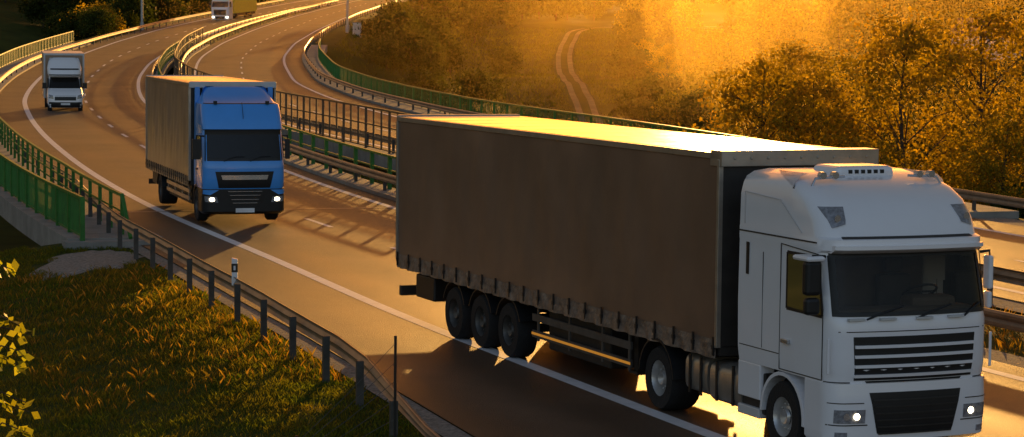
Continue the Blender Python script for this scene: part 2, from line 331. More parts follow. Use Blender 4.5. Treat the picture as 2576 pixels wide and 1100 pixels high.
class Cab:
    def __init__(s,secs,R=.22,bow=.10,mid=None): s.secs=secs;s.R=R;s.bow=bow;s.mid=mid
    def at(s,z,k): return float(np.interp(z,[q[0] for q in s.secs],[q[k] for q in s.secs]))
    def fx(s,y,z,off=0.):
        xf,hw=s.at(z,2),s.at(z,3); R=s.R; a=abs(y)
        x=xf-s.bow*(a/hw)**2
        t=(a-(hw-R))/R
        if t>0: x-=R*(1-math.sqrt(max(0,1-min(t,1)**2)))
        return x+off
    def shell(s,mb,skip=None):
        rows=[];R=s.R
        zs=[q[0] for q in s.secs]; Z=[]
        for i in range(len(zs)-1):
            n=max(1,int((zs[i+1]-zs[i])/.12)); Z+=[zs[i]+(zs[i+1]-zs[i])*k/n for k in range(n)]
        Z.append(zs[-1])
        for z in Z:
            xr,xf,hw=s.at(z,1),s.at(z,2),s.at(z,3); md=s.mid or (xr+xf)/2; P=[(xr,-hw+.04,z),(xr+.04,-hw,z),(md,-hw,z)]
            fy=[-hw+R-R*math.sin(t) for t in np.linspace(math.pi/2,0,7)]+list(np.linspace(-(hw-R),hw-R,9))[1:-1]+[hw-R+R*math.sin(t) for t in np.linspace(0,math.pi/2,7)]
            P+=[(s.fx(y,z),y,z) for y in fy]+[(md,hw,z),(xr+.04,hw,z),(xr,hw-.04,z)]
            rows.append(P)
        n=len(rows[0]);vs=[p for r in rows for p in r]
        fs=[]
        for i in range(len(rows)-1):
            for j in range(n):
                f=(i*n+j,i*n+(j+1)%n,(i+1)*n+(j+1)%n,(i+1)*n+j)
                if skip:
                    c=[sum(vs[q][k] for q in f)/4 for k in range(3)]
                    if skip(c): continue
                fs.append(f)
        fs+=[tuple(range(n-1,-1,-1)),tuple(range((len(rows)-1)*n,len(rows)*n))]
        mb.add(vs,fs)
    def patch(s,mb,q,off=.012,depth=.05,nu=12,nv=5,sheet=False):
        bl,br_,tr,tl=q; vs=[];fs=[]
        def P(u,v):
            y=(bl[0]*(1-u)+br_[0]*u)*(1-v)+(tl[0]*(1-u)+tr[0]*u)*v; z=(bl[1]*(1-u)+br_[1]*u)*(1-v)+(tl[1]*(1-u)+tr[1]*u)*v
            return y,z
        for layer,o in((0,off),(1,off-depth)):
            for i in range(nu+1):
                for j in range(nv+1):
                    y,z=P(i/nu,j/nv); vs.append((s.fx(y,z,o),y,z))
            if sheet: break
        K=(nu+1)*(nv+1); g=lambda i,j:i*(nv+1)+j
        for i in range(nu):
            for j in range(nv): fs.append((g(i,j),g(i+1,j),g(i+1,j+1),g(i,j+1)))
        if not sheet:
            for i in range(nu): fs+=[(g(i,0),g(i,0)+K,g(i+1,0)+K,g(i+1,0)),(g(i,nv),g(i+1,nv),g(i+1,nv)+K,g(i,nv)+K)]
            for j in range(nv): fs+=[(g(0,j),g(0,j+1),g(0,j+1)+K,g(0,j)+K),(g(nu,j),g(nu,j)+K,g(nu,j+1)+K,g(nu,j+1))]
        mb.add(vs,fs)
def P1(C,name,mt,q,par,off=.012,depth=.05,nu=12,nv=3,**k):
    m=MB(); C.patch(m,q,off,depth,nu,nv,**k); return m.obj(name,mt,par,True)
def BX(name,mt,par,*b,bevel=0): m=MB(); m.box(*b); return m.obj(name,mt,par,bevel=bevel)
def mir(s,q): return q if s>0 else [q[1],q[0],q[3],q[2]]
def cargo(e,L,z0,z1,tarp,wid=1.25,straps=.62):
    rnd=random.Random(3)
    sm=MB(); sm.box(-.018,.018,-.010,.012,-.24,.03); sm.box(-.03,.03,-.012,.02,-.15,-.09)
    sme=D.meshes.new('curtain_strap'); sme.from_pydata(sm.v,[],sm.f); sme.materials.append(M['black'])
    for s in(-1,1):
        m=MB()
        ph=[rnd.uniform(0,6) for _ in range(6)]
        def f(u,v):
            x=.06+u*(L-.12); z=z0+v*(z1-z0-.10)
            edge=math.sin(math.pi*min(1,max(0,u)))**.3*math.sin(math.pi*v)**.5
            b=.022*math.sin(x*1.6+ph[0])*math.sin(z*1.3+ph[1])+.012*math.sin(x*4.3+z*1.7+ph[2])+.006*math.sin(x*10+ph[3]-z*2)
            return (x,s*(wid+.012+b*edge*1.0),z)
        m.grid(f,90,18); m.obj('curtain',tarp,e,True)
        m=MB()
        def f2(u,v):
            x=.06+u*(L-.12); z=z0-.25+v*(.26); c_=abs(math.sin(x*math.pi/straps))
            return (x,s*(wid+.022+.030*c_*(1-v)+.013*math.sin(x*23+v*5)*math.sin(x*7.1)),z-.012*c_*(1-v))
        m.grid(f2,200,5); m.obj('curtain_hem','band',e,True)
        k=int(L/straps)
        for i in range(k+1):
            o=D.objects.new('curtain_strap',sme); COL.objects.link(o); o.parent=e; o.location=(.1+i*(L-.2)/k,s*(wid+.045),z0+.02); o.scale=(1,s,1)
        m=MB(); m.box(0,L,s*wid-.04,s*wid+.03,z1-.10,z1-.01)
        for x in(0,L-.07): m.box(x,x+.07,s*wid-.05,s*wid+.028,z0-.1,z1-.1)
        m.obj('side_rail','alu',e,bevel=.008)
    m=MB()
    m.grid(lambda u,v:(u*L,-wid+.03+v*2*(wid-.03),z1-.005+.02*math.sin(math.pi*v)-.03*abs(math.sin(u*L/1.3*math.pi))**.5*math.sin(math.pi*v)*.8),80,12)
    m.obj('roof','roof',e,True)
    BX('front_wall','frame',e,L-.05,L,-wid+.02,wid-.02,z0-.1,z1-.03)
    BX('rear_door','whited',e,0,.05,-wid+.02,wid-.02,z0-.1,z1-.03)
    m=MB(); m.box(0,L,-wid+.02,wid-.02,z0-.22,z0-.08); m.box(0,L,-.5,-.38,z0-.55,z0-.2); m.box(0,L,.38,.5,z0-.55,z0-.2)
    for i in range(int(L/1.2)): m.box(.4+i*1.2,.48+i*1.2,-wid+.05,wid-.05,z0-.3,z0-.2)
    m.obj('chassis','frame',e)
def fender(m,x,y0,y1,r,a0=10,a1=170,t=.03,n=12):
    A=[math.radians(a0+(a1-a0)*i/n) for i in range(n+1)]
    poly=[(x+(r+t)*math.cos(a),.5+(r+t)*math.sin(a)) for a in A]+[(x+r*math.cos(a),.5+r*math.sin(a)) for a in reversed(A)]
    for i in range(n): m.prism([poly[i],poly[i+1],poly[2*n-i],poly[2*n+1-i]],y0,y1)
def srt(a,b): return (a,b) if a<b else (b,a)
def vroot(name,ox,oy,a,label,cat,wid=1.25):
    x=ox+wid*math.cos(a); y=oy+wid*math.sin(a)
    return empty(name,(x,y,float(zr(y))),a-math.pi/2,label,cat)
# ---- white articulated truck
T=vroot('articulated_truck',-2.236,45.979,.3938,'white truck cab pulling a long taupe curtain-sided trailer on asphalt','truck')
cargo(T,13.6,1.30,4.0,'tarp')
m=MB(); m.box(13.3,13.66,-1.29,1.29,3.80,4.03)
for i in range(9): m.box(13.655,13.675,-1.1+i*.27,-1.06+i*.27,3.9,3.94)
m.obj('roof_frame','alu',T,bevel=.03)
BX('rear_roof_frame','alu',T,-.03,.12,-1.28,1.28,3.9,4.025,bevel=.02)
for l in(3.05,4.36,5.67):
    for s in(-1,1):
        wheel(T,l,s*1.05,.48,.38,s); m=MB(); fender(m,l,s*1.05-.2,s*1.05+.2,.55,20,160); m.obj('mudguard','black',T)
    m=MB(); m.tube([(l,-1,.5),(l,1,.5)],.08,8); m.obj('axle','frame',T)
for s in(-1,1):
    m=MB(); y0,y1=srt(s*1.22,s*1.18)
    m.box(6.7,10.6,y0,y1,.50,.62); m.box(6.7,10.6,y0,y1,.78,.90)
    for x in(6.9,8.2,9.5,10.5): m.box(x,x+.06,y0+.005,y1-.005,.45,1.1)
    m.obj('side_guard','postg',T)
    y0,y1=srt(s*1.222,s*1.23); BX('reflective_strip','amber',T,6.7,10.6,y0,y1,.545,.585)
    m=MB(); m.box(9.9,10.05,s*.75-.07,s*.75+.07,.35,1.1); m.box(9.82,10.13,s*.75-.12,s*.75+.12,.3,.35); m.obj('landing_leg','frame',T)
BX('tool_box','black',T,.9,1.9,-1.2,-.7,.55,1.0,bevel=.03)
BX('pallet_locker','frame',T,6.9,9.4,-1.0,1.0,.30,1.0,bevel=.03)
m=MB(); m.box(.0,.12,-1.22,1.22,.48,.68); m.box(.02,.1,-.7,-.6,.6,1.1); m.box(.02,.1,.6,.7,.6,1.1); m.obj('rear_bumper','frame',T,bevel=.02)
for s in(-1,1): wheel(T,11.65,s*1.0,.49,.5,s,True,'rimb')
for s in(-1,1): wheel(T,15.42,s*1.06,.49,.32,s,False,'rimb')
m=MB(); m.box(11.0,16.1,-.45,-.33,.62,.92); m.box(11.0,16.1,.33,.45,.62,.92); m.tube([(11.65,-1,.5),(11.65,1,.5)],.12,8); m.tube([(15.42,-1,.5),(15.42,1,.5)],.07,8)
m.box(14.0,15.9,-.5,.5,.3,1.1); m.box(11.3,12.5,-.5,.5,.92,1.04); m.obj('tractor_chassis','frame',T)
def tank(m,x0,x1,y,z0,z1,w):
    pr=[(math.cos(t),math.sin(t)) for t in np.linspace(0,2*math.pi,21)[:-1]]
    vs=[];n=20
    for x in(x0,x1):
        for c_,s_ in pr:
            px=abs(c_)**.5*math.copysign(1,c_);ps=abs(s_)**.5*math.copysign(1,s_)
            vs.append((x,y+px*w/2,(z0+z1)/2+ps*(z1-z0)/2))
    m.add(vs,[(i,(i+1)%n,(i+1)%n+n,i+n) for i in range(n)]+[tuple(range(n)),tuple(range(2*n-1,n-1,-1))])
for s in(-1,1):
    m=MB(); fender(m,11.65,s*1.0-.3,s*1.0+.3,.57,5,175); m.obj('drive_mudguard','black',T)
    m=MB(); tank(m,12.45,13.15,s*.9,.42,1.0,.6); m.obj('air_tank','alu',T,True)
    m=MB(); tank(m,13.25,14.2,s*.9,.38,.98,.62); m.obj('fuel_tank','alu',T,True)
    for x in(12.6,12.95,13.45,13.95): BX('tank_strap','black',T,x,x+.05,*srt(s*1.195,s*1.225),.42,.99)
    BX('battery_box','frame',T,14.15,14.85,s*1.0-.18,s*1.0+.18,.42,1.0,bevel=.02)
CW=Cab([(1.12,14.15,16.80,1.235),(1.3,14.12,16.84,1.245),(1.9,14.1,16.84,1.245),(2.02,14.1,16.80,1.245),(2.82,14.1,16.60,1.235),(2.86,14.1,16.70,1.24),(3.0,14.1,16.69,1.24),(3.03,14.1,16.58,1.235),(3.25,14.1,16.48,1.23),(3.47,14.1,16.27,1.225),(3.62,14.12,16.00,1.20),(3.71,14.14,15.72,1.16),(3.78,14.2,15.40,1.08),(3.82,14.35,15.1,.95)],R=.26,bow=.13,mid=15.55)
def skipw(c):
    if 2.02<c[2]<2.82:
        if c[0]>16.2 and abs(c[1])<1.12: return True
        if abs(c[1])>1.22 and 15.6<c[0]<16.45 and c[2]<2.74: return True
    return False
m=MB(); CW.shell(m,skipw); cab=m.obj('cab','white',T,True)
BX('cab_back_wall','interior',T,15.0,15.04,-1.2,1.2,1.3,2.84)
BX('cab_ceiling','interior',T,15.04,16.35,-1.19,1.19,2.84,2.86)
m=MB(); m.box(16.05,16.45,-1.15,1.15,1.75,2.06); m.box(15.95,16.3,.25,.95,1.95,2.18); m.obj('dashboard','interior',T,bevel=.06)
for s in(-1,1):
    m=MB(); m.box(15.15,15.7,s*.62-.27,s*.62+.27,1.5,1.72); m.box(15.12,15.28,s*.62-.26,s*.62+.26,1.7,2.38); m.box(15.13,15.26,s*.62-.14,s*.62+.14,2.40,2.62); m.obj('seat','seat',T,bevel=.05)
m=MB(); R_=.24; c0=Vector((15.92,.6,2.20)); ax=Vector((.5,0,-.85)).normalized(); u_=Vector((0,1,0)); v_=ax.cross(u_)
m.tube([c0+R_*(math.cos(t)*u_+math.sin(t)*v_) for t in np.linspace(0,2*math.pi,25)],.018,6); m.tube([c0-R_*u_,c0+R_*u_],.016,6); m.tube([c0,c0+Vector((.2,0,-.25))],.03,6); m.obj('steering_wheel','black',T)
P1(CW,'windscreen','clear',[(-1.15,2.03),(1.15,2.03),(1.13,2.82),(-1.13,2.82)],T,.012,.03,24,6,sheet=True)
P1(CW,'windscreen_seal','black',[(-1.17,2.005),(1.17,2.005),(1.17,2.06),(-1.17,2.06)],T,.016,.03,24,1)
P1(CW,'windscreen_top_seal','black',[(-1.15,2.77),(1.15,2.77),(1.14,2.82),(-1.14,2.82)],T,.016,.03,24,1)
for s in(-1,1): P1(CW,'windscreen_side_seal','black',mir(s,[(s*1.10,2.05),(s*1.17,2.05),(s*1.155,2.79),(s*1.08,2.79)]),T,.016,.03,4,6)
P1(CW,'sun_visor','white',[(-1.15,2.825),(1.15,2.825),(1.14,2.93),(-1.14,2.93)],T,.085,.11,20,2)
P1(CW,'roof_seam','black',[(-1.0,3.015),(1.0,3.015),(.98,3.04),(-.98,3.04)],T,.02,.07,20,1)
P1(CW,'grille','black',[(-.90,1.16),(.90,1.16),(.93,1.74),(-.93,1.74)],T,.008,.04,18,3)
for z in(1.20,1.33,1.46,1.59): P1(CW,'grille_slat','white',[(-.91,z),(.91,z),(.915,z+.04),(-.915,z+.04)],T,.04,.05,18,1)
P1(CW,'front_lid_seam','frame',[(-1.12,1.80),(1.12,1.80),(1.12,1.812),(-1.12,1.812)],T,.004,.03,18,1)
CB=Cab([(.30,16.02,16.74,1.19),(.36,16.02,16.84,1.235),(.85,16.02,16.87,1.245),(1.12,16.02,16.84,1.245)],R=.24,bow=.13)
P1(CB,'lower_grille','black',[(-.55,.34),(.55,.34),(.70,1.0),(-.70,1.0)],T,.010,.04,14,4)
m=MB(); CB.shell(m); m.obj('bumper','white',T,True)
P1(CW,'grille_gap','black',[(-.72,1.125),(.72,1.125),(.74,1.15),(-.74,1.15)],T,.010,.04,14,1)
for i in range(6):
    z=.44+i*.09; P1(CB,'lower_grille_bar','frame',[(-.56-.018*i,z),(.56+.018*i,z),(.56+.018*i,z+.02),(-.56-.018*i,z+.02)],T,.022,.03,14,1)
disc=lambda x,y,z,r,rz=None:([(x,y+r*math.cos(t),z+(rz or r)*math.sin(t)) for t in np.linspace(0,2*math.pi,17)[:-1]],[tuple(range(16))])
for s in(-1,1):
    y0,y1=srt(s*1.235,s*1.0); m=MB(); fender(m,15.42,y0,y1,.56,-5,180,.05,16); m.obj('wheel_arch','white',T)
    m=MB(); m.prism([(14.15,1.12),(14.15,.62),(14.80,.62),(14.80,1.12)],y0,y1); m.obj('side_skirt','white',T,bevel=.02)
    m=MB(); m.prism([(14.15,.5),(14.15,.36),(14.78,.36),(14.78,.5)],y0,y1); m.obj('cab_step','whited',T,bevel=.02)
    pq=lambda y0,y1,z0,z1: mir(s,[(s*y0,z0),(s*y1,z0),(s*(y1),z1),(s*y0,z1)])
    h=P1(CB,'headlight','lens',pq(.76,1.16,.60,.78),T,.012,.03,10,3)
    m=MB(); m.add(*disc(CB.fx(s*.88,.69,.02),s*.88,.69,.045)); m.obj('lit_bulb','lamp',h)
    m=MB(); m.add(*disc(CB.fx(s*1.02,.69,.02),s*1.02,.69,.05)); m.obj('reflector_bowl','chrome',h)
    P1(CB,'fog_light','lens',pq(1.0,1.14,.40,.48),T,.012,.03,8,2)
    P1(CB,'bumper_seam','frame',pq(.72,1.22,.565,.58),T,.006,.03,10,1)
    P1(CB,'bumper_upper_seam','frame',pq(.78,1.22,.86,.872),T,.006,.03,10,1)
    P1(CW,'bumper_gap','frame',pq(.95,1.22,1.125,1.14),T,.006,.03,10,1)
    rl=P1(CW,'roof_light','lens',mir(s,[(s*.90,3.20),(s*1.08,3.15),(s*1.15,3.42),(s*.84,3.42)]),T,.014,.04,8,4)
    m=MB(); m.add(*disc(CW.fx(s*1.0,3.26,.035),s*1.0,3.27,.05)); m.obj('roof_light_bulb','chrome',rl)
    yo=s*1.2455
    def sl(mm,p,wd=.012):
        for i in range(len(p)-1):
            (xa,za),(xb,zb)=p[i],p[i+1]; L_=math.hypot(xb-xa,zb-za); nx_,nz_=-(zb-za)/L_*wd/2,(xb-xa)/L_*wd/2
            y0,y1=srt(yo-s*.004,yo+s*.004); mm.prism([(xa+nx_,za+nz_),(xb+nx_,zb+nz_),(xb-nx_,zb-nz_),(xa-nx_,za-nz_)],y0,y1)
    m=MB(); sl(m,[(15.35,1.15),(15.35,2.86),(16.36,2.80),(16.5,2.1),(16.5,1.15),(15.35,1.15)]); m.obj('door_seam','frame',T)
    m=MB(); sl(m,[(14.2,1.35),(15.33,1.35)]); m.obj('locker_seam','frame',T)
    m=MB(); sl(m,[(14.85,1.37),(14.85,2.7)],.008); m.obj('panel_seam','frame',T)
    m=MB(); sl(m,[(14.15,2.95),(16.3,2.95)],.02); m.obj('roof_joint','frame',T)
    m=MB(); sl(m,[(14.3,3.05),(14.3,3.5),(15.3,3.45),(15.9,3.05)],.008); m.obj('fairing_crease','whited',T)
    y0,y1=srt(yo-s*.003,yo+s*.004)
    m=MB(); m.prism([(15.53,2.03),(15.53,2.74),(16.28,2.74),(16.40,2.40),(16.46,2.0),(15.95,2.0)],y0,y1); m.obj('side_window','clear',T)
    m=MB(); sl(m,[(15.53,2.0),(15.53,2.76),(16.28,2.76),(16.42,2.36),(16.47,1.99),(15.53,2.0)],.045); m.obj('window_seal','black',T)
    m=MB(); m.prism([(14.36,2.35),(14.36,2.80),(14.44,2.80),(14.44,2.35)],y0,y1); m.obj('sleeper_window','black',T)
    y0,y1=srt(yo,yo+s*.05); BX('door_handle','chrome',T,15.45,15.65,y0,y1,1.52,1.58,bevel=.01)
    ym=s*(1.42 if s<0 else 1.31)
    m=MB(); m.tube([(16.45,s*1.2,2.78),(16.52,ym,2.80),(16.53,ym,2.7)],.022,8); m.obj('mirror_arm','black',T,True)
    hwm=.12 if s<0 else .04
    BX('mirror','black' if s<0 else 'white',T,16.42,16.58,ym-hwm,ym+hwm,2.28,2.74,bevel=.05 if s<0 else .03)
    BX('wide_angle_mirror','black' if s<0 else 'white',T,16.43,16.57,ym-hwm*.9,ym+hwm*.9,2.02,2.25,bevel=.05 if s<0 else .03)
    if s<0: BX('mirror_cap','white',T,16.2,16.62,ym-.14,ym+.14,2.73,2.80,bevel=.035)
    BX('corner_deflector','white',T,16.66,16.69,*srt(s*1.235,s*1.27),1.25,1.72,bevel=.01)
for y in(-.75,0,.75):
    e_=.55 if y<.7 else .3
    m=MB(); m.tube([(CW.fx(y,1.97,.03),y,1.97),(CW.fx(y+e_/2,2.06,.035),y+e_/2,2.06),(CW.fx(y+e_,2.12,.03),y+e_,2.13)],.014,6); m.obj('wiper','black',T,True)
for y in(-.9,-.45,.1,.6): BX('grab_handle','whited',T,CW.fx(y,1.95)-.01,CW.fx(y,1.95)+.05,y-.12,y+.12,1.955,1.985)
BX('roof_air_conditioner','white',T,14.75,15.45,-.46,.46,3.70,3.90,bevel=.075)
for i in range(6): BX('vent','black',T,15.44,15.456,-.28+i*.1,-.22+i*.1,3.80,3.85)
for s in(-1,1):
    m=MB(); m.tube([(15.75,s*1.05,3.60),(15.72,s*.95,3.76),(15.72,s*.5,3.78)],.018,8); m.obj('light_bar','chrome',T,True)
for y in(-.85,-.66,.66,.85):
    m=MB(); m.tube([(15.68,y,3.80),(15.77,y,3.80)],.05,14); m.obj('spot_lamp','chrome',T,True)
# ---- blue box truck
B=vroot('box_truck',-11.965,76.914,.2936,'blue cab box truck with taupe curtains and lit headlights','truck')
cargo(B,8.93,1.22,3.98,'tarp2',straps=.4)
BX('roof_frame','whited',B,8.9,9.0,-1.28,1.28,3.82,4.01,bevel=.03)
BX('rear_roof_frame','whited',B,-.03,.08,-1.28,1.28,3.86,4.0,bevel=.03)
for s in(-1,1): wheel(B,2.97,s*1.0,.48,.5,s,True)
for s in(-1,1): wheel(B,9.55,s*1.02,.48,.30,s)
for s in(-1,1):
    m=MB(); y0,y1=srt(s*1.2,s*1.16)
    for z in(.52,.74): m.box(4.0,8.4,y0,y1,z,z+.11)
    for x in(4.2,5.6,7.0,8.2): m.box(x,x+.05,y0+.004,y1-.004,.5,1.0)
    m.obj('side_guard','alu',B)
    m=MB(); fender(m,2.97,s*1.0-.28,s*1.0+.28,.54,10,170); m.obj('mudguard','black',B)
BX('rear_bumper','frame',B,0,.1,-1.2,1.2,.45,.62)
BX('underside_filler','frame',B,3.9,8.3,-1.1,1.1,.40,1.0)  # dark filler box added for the dark underside
BX('tail_locker','frame',B,.6,2.2,-1.15,1.15,.55,1.0)
m=MB(); m.box(.5,10.6,-.42,-.32,.6,.9); m.box(.5,10.6,.32,.42,.6,.9); m.tube([(2.97,-1,.48),(2.97,1,.48)],.1,8); m.obj('truck_chassis','frame',B)
CBl=Cab([(1.0,9.12,10.86,1.17),(1.2,9.12,10.92,1.18),(1.68,9.12,10.92,1.18),(1.78,9.12,10.88,1.18),(2.66,9.14,10.66,1.15),(2.70,9.14,10.76,1.16),(2.86,9.14,10.70,1.16),(3.2,9.15,10.50,1.15),(3.40,9.15,10.34,1.13),(3.44,9.15,10.10,1.06),(3.66,9.15,9.66,.97),(3.84,9.15,9.36,.90),(3.88,9.16,9.28,.84)],R=.20,bow=.12)
m=MB(); CBl.shell(m); m.obj('cab','blue',B,True)
CBb=Cab([(.28,10.0,10.82,1.12),(.36,10.0,10.92,1.19),(1.0,10.0,10.94,1.19)],R=.22,bow=.12)
m=MB(); CBb.shell(m); m.obj('bumper','black',B,True)
P1(CBl,'windscreen_frame','black',[(-1.12,1.80),(1.12,1.80),(1.09,2.68),(-1.09,2.68)],B,.006,.03,24,6)
P1(CBl,'windscreen','glass',[(-1.04,1.88),(1.04,1.88),(1.0,2.54),(-1.0,2.54)],B,.014,.02,24,6)
P1(CBl,'roof_seam','frame',[(-1.06,3.405),(1.06,3.405),(1.06,3.425),(-1.06,3.425)],B,.02,.05,20,1)
P1(CBl,'grille','black',[(-.74,1.03),(.74,1.03),(.84,1.50),(-.84,1.50)],B,.010,.03,16,3)
P1(CBl,'grille_trim','chrome',[(-.64,1.27),(.64,1.27),(.68,1.40),(-.68,1.40)],B,.035,.04,16,2)
for z,w in((.60,.34),(.70,.38),(.82,.43),(.93,.48)): P1(CBb,'grille_slat','chrome',[(-w,z),(w,z),(w+.02,z+.016),(-w-.02,z+.016)],B,.03,.03,14,1)
for s in(-1,1):
    P1(CBb,'bumper_corner','blue',mir(s,[(s*.98,.84),(s*1.17,.86),(s*1.17,.98),(s*.74,.98)]),B,.012,.03,8,2)
    h=P1(CBb,'headlight','lens',mir(s,[(s*.76,.62),(s*1.12,.64),(s*1.14,.80),(s*.80,.78)]),B,.014,.03,8,3)
    m=MB(); m.add(*disc(CBb.fx(s*.93,.72,.024),s*.93,.71,.085,.055)); m.obj('lit_bulb','lamp',h)
    m=MB(); y0,y1=srt(s*1.18,s*.95); fender(m,9.55,y0,y1,.52,0,180,.05,14); m.obj('wheel_arch','black',B)
    m=MB(); y0,y1=srt(s*1.14,s*1.19); m.prism([(9.75,1.88),(9.75,2.48),(10.38,2.48),(10.56,1.88)],y0,y1); m.obj('side_window','glass',B)
    y0,y1=srt(s*1.17,s*1.184)
    for p in((9.62,9.635),(10.58,10.595)): BX('door_seam','black',B,p[0],p[1],y0,y1,1.05,1.8)
    BX('door_handle','black',B,9.68,9.85,*srt(s*1.17,s*1.215),1.5,1.55)
    ym=s*(1.36 if s<0 else 1.26)
    m=MB(); m.tube([(10.6,s*1.12,2.5),(10.72,ym,2.52),(10.72,ym,2.3)],.025,8); m.box(10.66,10.80,ym-(.12 if s<0 else .06),ym+(.12 if s<0 else .06),1.85,2.42); m.obj('mirror','black',B,bevel=.03)
    m=MB(); m.prism([(9.0,1.1),(9.12,1.1),(9.14,3.86),(9.0,3.75)],*srt(s*1.14,s*1.0)); m.obj('cab_side_fairing','blue',B)
    BX('roof_marker_light','black',B,10.27,10.36,s*.75-.05,s*.75+.05,3.40,3.49)
x=CBb.fx(0,.4,.02); BX('number_plate','paint',B,x,x+.015,-.27,.27,.34,.46)
for y in(-.6,.15):
    m=MB(); m.tube([(CBl.fx(y,1.8,.03),y,1.80),(CBl.fx(y+.3,1.9,.03),y+.3,1.92),(CBl.fx(y+.6,1.9,.03),y+.6,1.93)],.014,6); m.obj('wiper','black',B)
m=MB(); m.tube([(10.62,0,2.9),(10.62,0,3.05),(10.40,0,3.45)],.008,5); m.obj('aerial','black',B)
# ---- white van with box body
vy=134.0; va=.2246
VN=vroot('box_van',-26.75-6.4*math.sin(va),vy+6.4*math.cos(va),va,'white box van with roof air deflector driving on the highway','van')
VN.location.z=float(zr(vy+1.5)); VN.rotation_euler=(0,math.radians(1.2),va-math.pi/2)
BX('cargo_box','tarp2',VN,0,4.3,-1.14,1.14,.75,3.24,bevel=.03)
m=MB(); m.box(-.01,4.32,-1.16,1.16,3.22,3.34); m.box(4.26,4.33,-1.16,-1.06,.75,3.22); m.box(4.26,4.33,1.06,1.16,.75,3.22); m.obj('box_frame','whited',VN)
CV=Cab([(.30,4.35,6.32,.92),(.5,4.35,6.38,.98),(.95,4.35,6.34,1.0),(1.12,4.35,6.12,.99),(1.30,4.35,5.62,.96),(1.36,4.35,5.45,.95),(2.0,4.35,4.98,.88),(2.12,4.35,4.8,.84)],R=.24,bow=.14)
m=MB(); CV.shell(m); m.obj('cab','white',VN,True)
P1(CV,'windscreen','glass',[(-.88,1.37),(.88,1.37),(.80,1.98),(-.80,1.98)],VN,.012,.03,16,5)
P1(CV,'grille','black',[(-.6,.72),(.6,.72),(.6,.98),(-.6,.98)],VN,.012,.03,14,3)
P1(CV,'bumper','black',[(-.9,.31),(.9,.31),(.92,.62),(-.92,.62)],VN,.014,.03,14,3)
CS=Cab([(2.06,4.35,5.35,.90),(2.2,4.35,5.32,.96),(2.5,4.35,5.2,.97),(2.9,4.35,4.8,.9),(3.1,4.35,4.5,.8)],R=.25,bow=.15)
m=MB(); CS.shell(m); m.obj('roof_sleeper_pod','white',VN,True)
P1(CS,'pod_trim','black',[(-.8,2.42),(.8,2.42),(.8,2.50),(-.8,2.50)],VN,.015,.03,14,1)
P1(CS,'pod_gap','black',[(-.86,2.09),(.86,2.09),(.88,2.16),(-.88,2.16)],VN,.015,.03,14,1)
for s in(-1,1):
    P1(CV,'headlight','lens',mir(s,[(s*.66,.80),(s*.94,.84),(s*.93,1.05),(s*.70,1.0)]),VN,.014,.03,6,3)
    m=MB(); m.box(5.2,5.35,s*1.14-.12,s*1.14+.12,1.35,1.68); m.tube([(5.2,s*.94,1.4),(5.27,s*1.1,1.45)],.03,6); m.obj('mirror','black',VN,bevel=.04)
    m=MB(); m.prism([(4.5,1.4),(4.55,1.92),(4.95,1.92),(5.35,1.4)],*srt(s*.90,s*.965)); m.obj('side_window','glass',VN)
    wheel(VN,5.75,s*.86,.34,.24,s); wheel(VN,1.6,s*.9,.34,.24,s)
BX('chassis','frame',VN,0,5.6,-.6,.6,.4,.7)
x=CV.fx(0,.5,.03); BX('number_plate','paint',VN,x,x+.01,-.26,.26,.46,.57)
# ---- distant truck
fa=-.12; fy=316.
FT=vroot('articulated_truck',-40.55-16.2*math.sin(fa),fy+16.2*math.cos(fa),fa,'distant truck with white cab and yellow curtain-sided trailer','truck')
FT.location.z=float(zr(fy+6)); FT.rotation_euler=(0,math.radians(2.0),fa-math.pi/2)
BX('trailer_box','yellow',FT,0,13.6,-1.25,1.25,1.1,4.0,bevel=.03)
BX('chassis','frame',FT,.2,13.4,-1.1,1.1,.7,1.08)
CF=Cab([(.35,14.1,16.25,1.2),(1.2,14.1,16.35,1.24),(1.9,14.1,16.35,1.24),(2.8,14.1,16.1,1.22),(3.3,14.1,15.9,1.15),(3.7,14.1,15.2,1.0)],R=.24,bow=.1)
m=MB(); CF.shell(m); m.obj('cab','white',FT,True)
P1(CF,'windscreen','glass',[(-1.1,2.0),(1.1,2.0),(1.08,2.75),(-1.08,2.75)],FT,.014,.03,14,4)
P1(CF,'grille','black',[(-.8,.95),(.8,.95),(.85,1.65),(-.85,1.65)],FT,.014,.03,14,3)
P1(CF,'lower_grille','black',[(-.6,.4),(.6,.4),(.6,.75),(-.6,.75)],FT,.014,.03,14,3)
for s in(-1,1):
    P1(CF,'headlight','lamp',mir(s,[(s*.8,.55),(s*1.1,.55),(s*1.1,.75),(s*.8,.75)]),FT,.016,.03,6,2)
    BX('mirror','black',FT,16.0,16.15,s*1.4-.1,s*1.4+.1,2.0,2.7)
    for x in(3.1,4.4,5.7,11.8,15.4): wheel(FT,x,s*1.03,.5,.35,s)
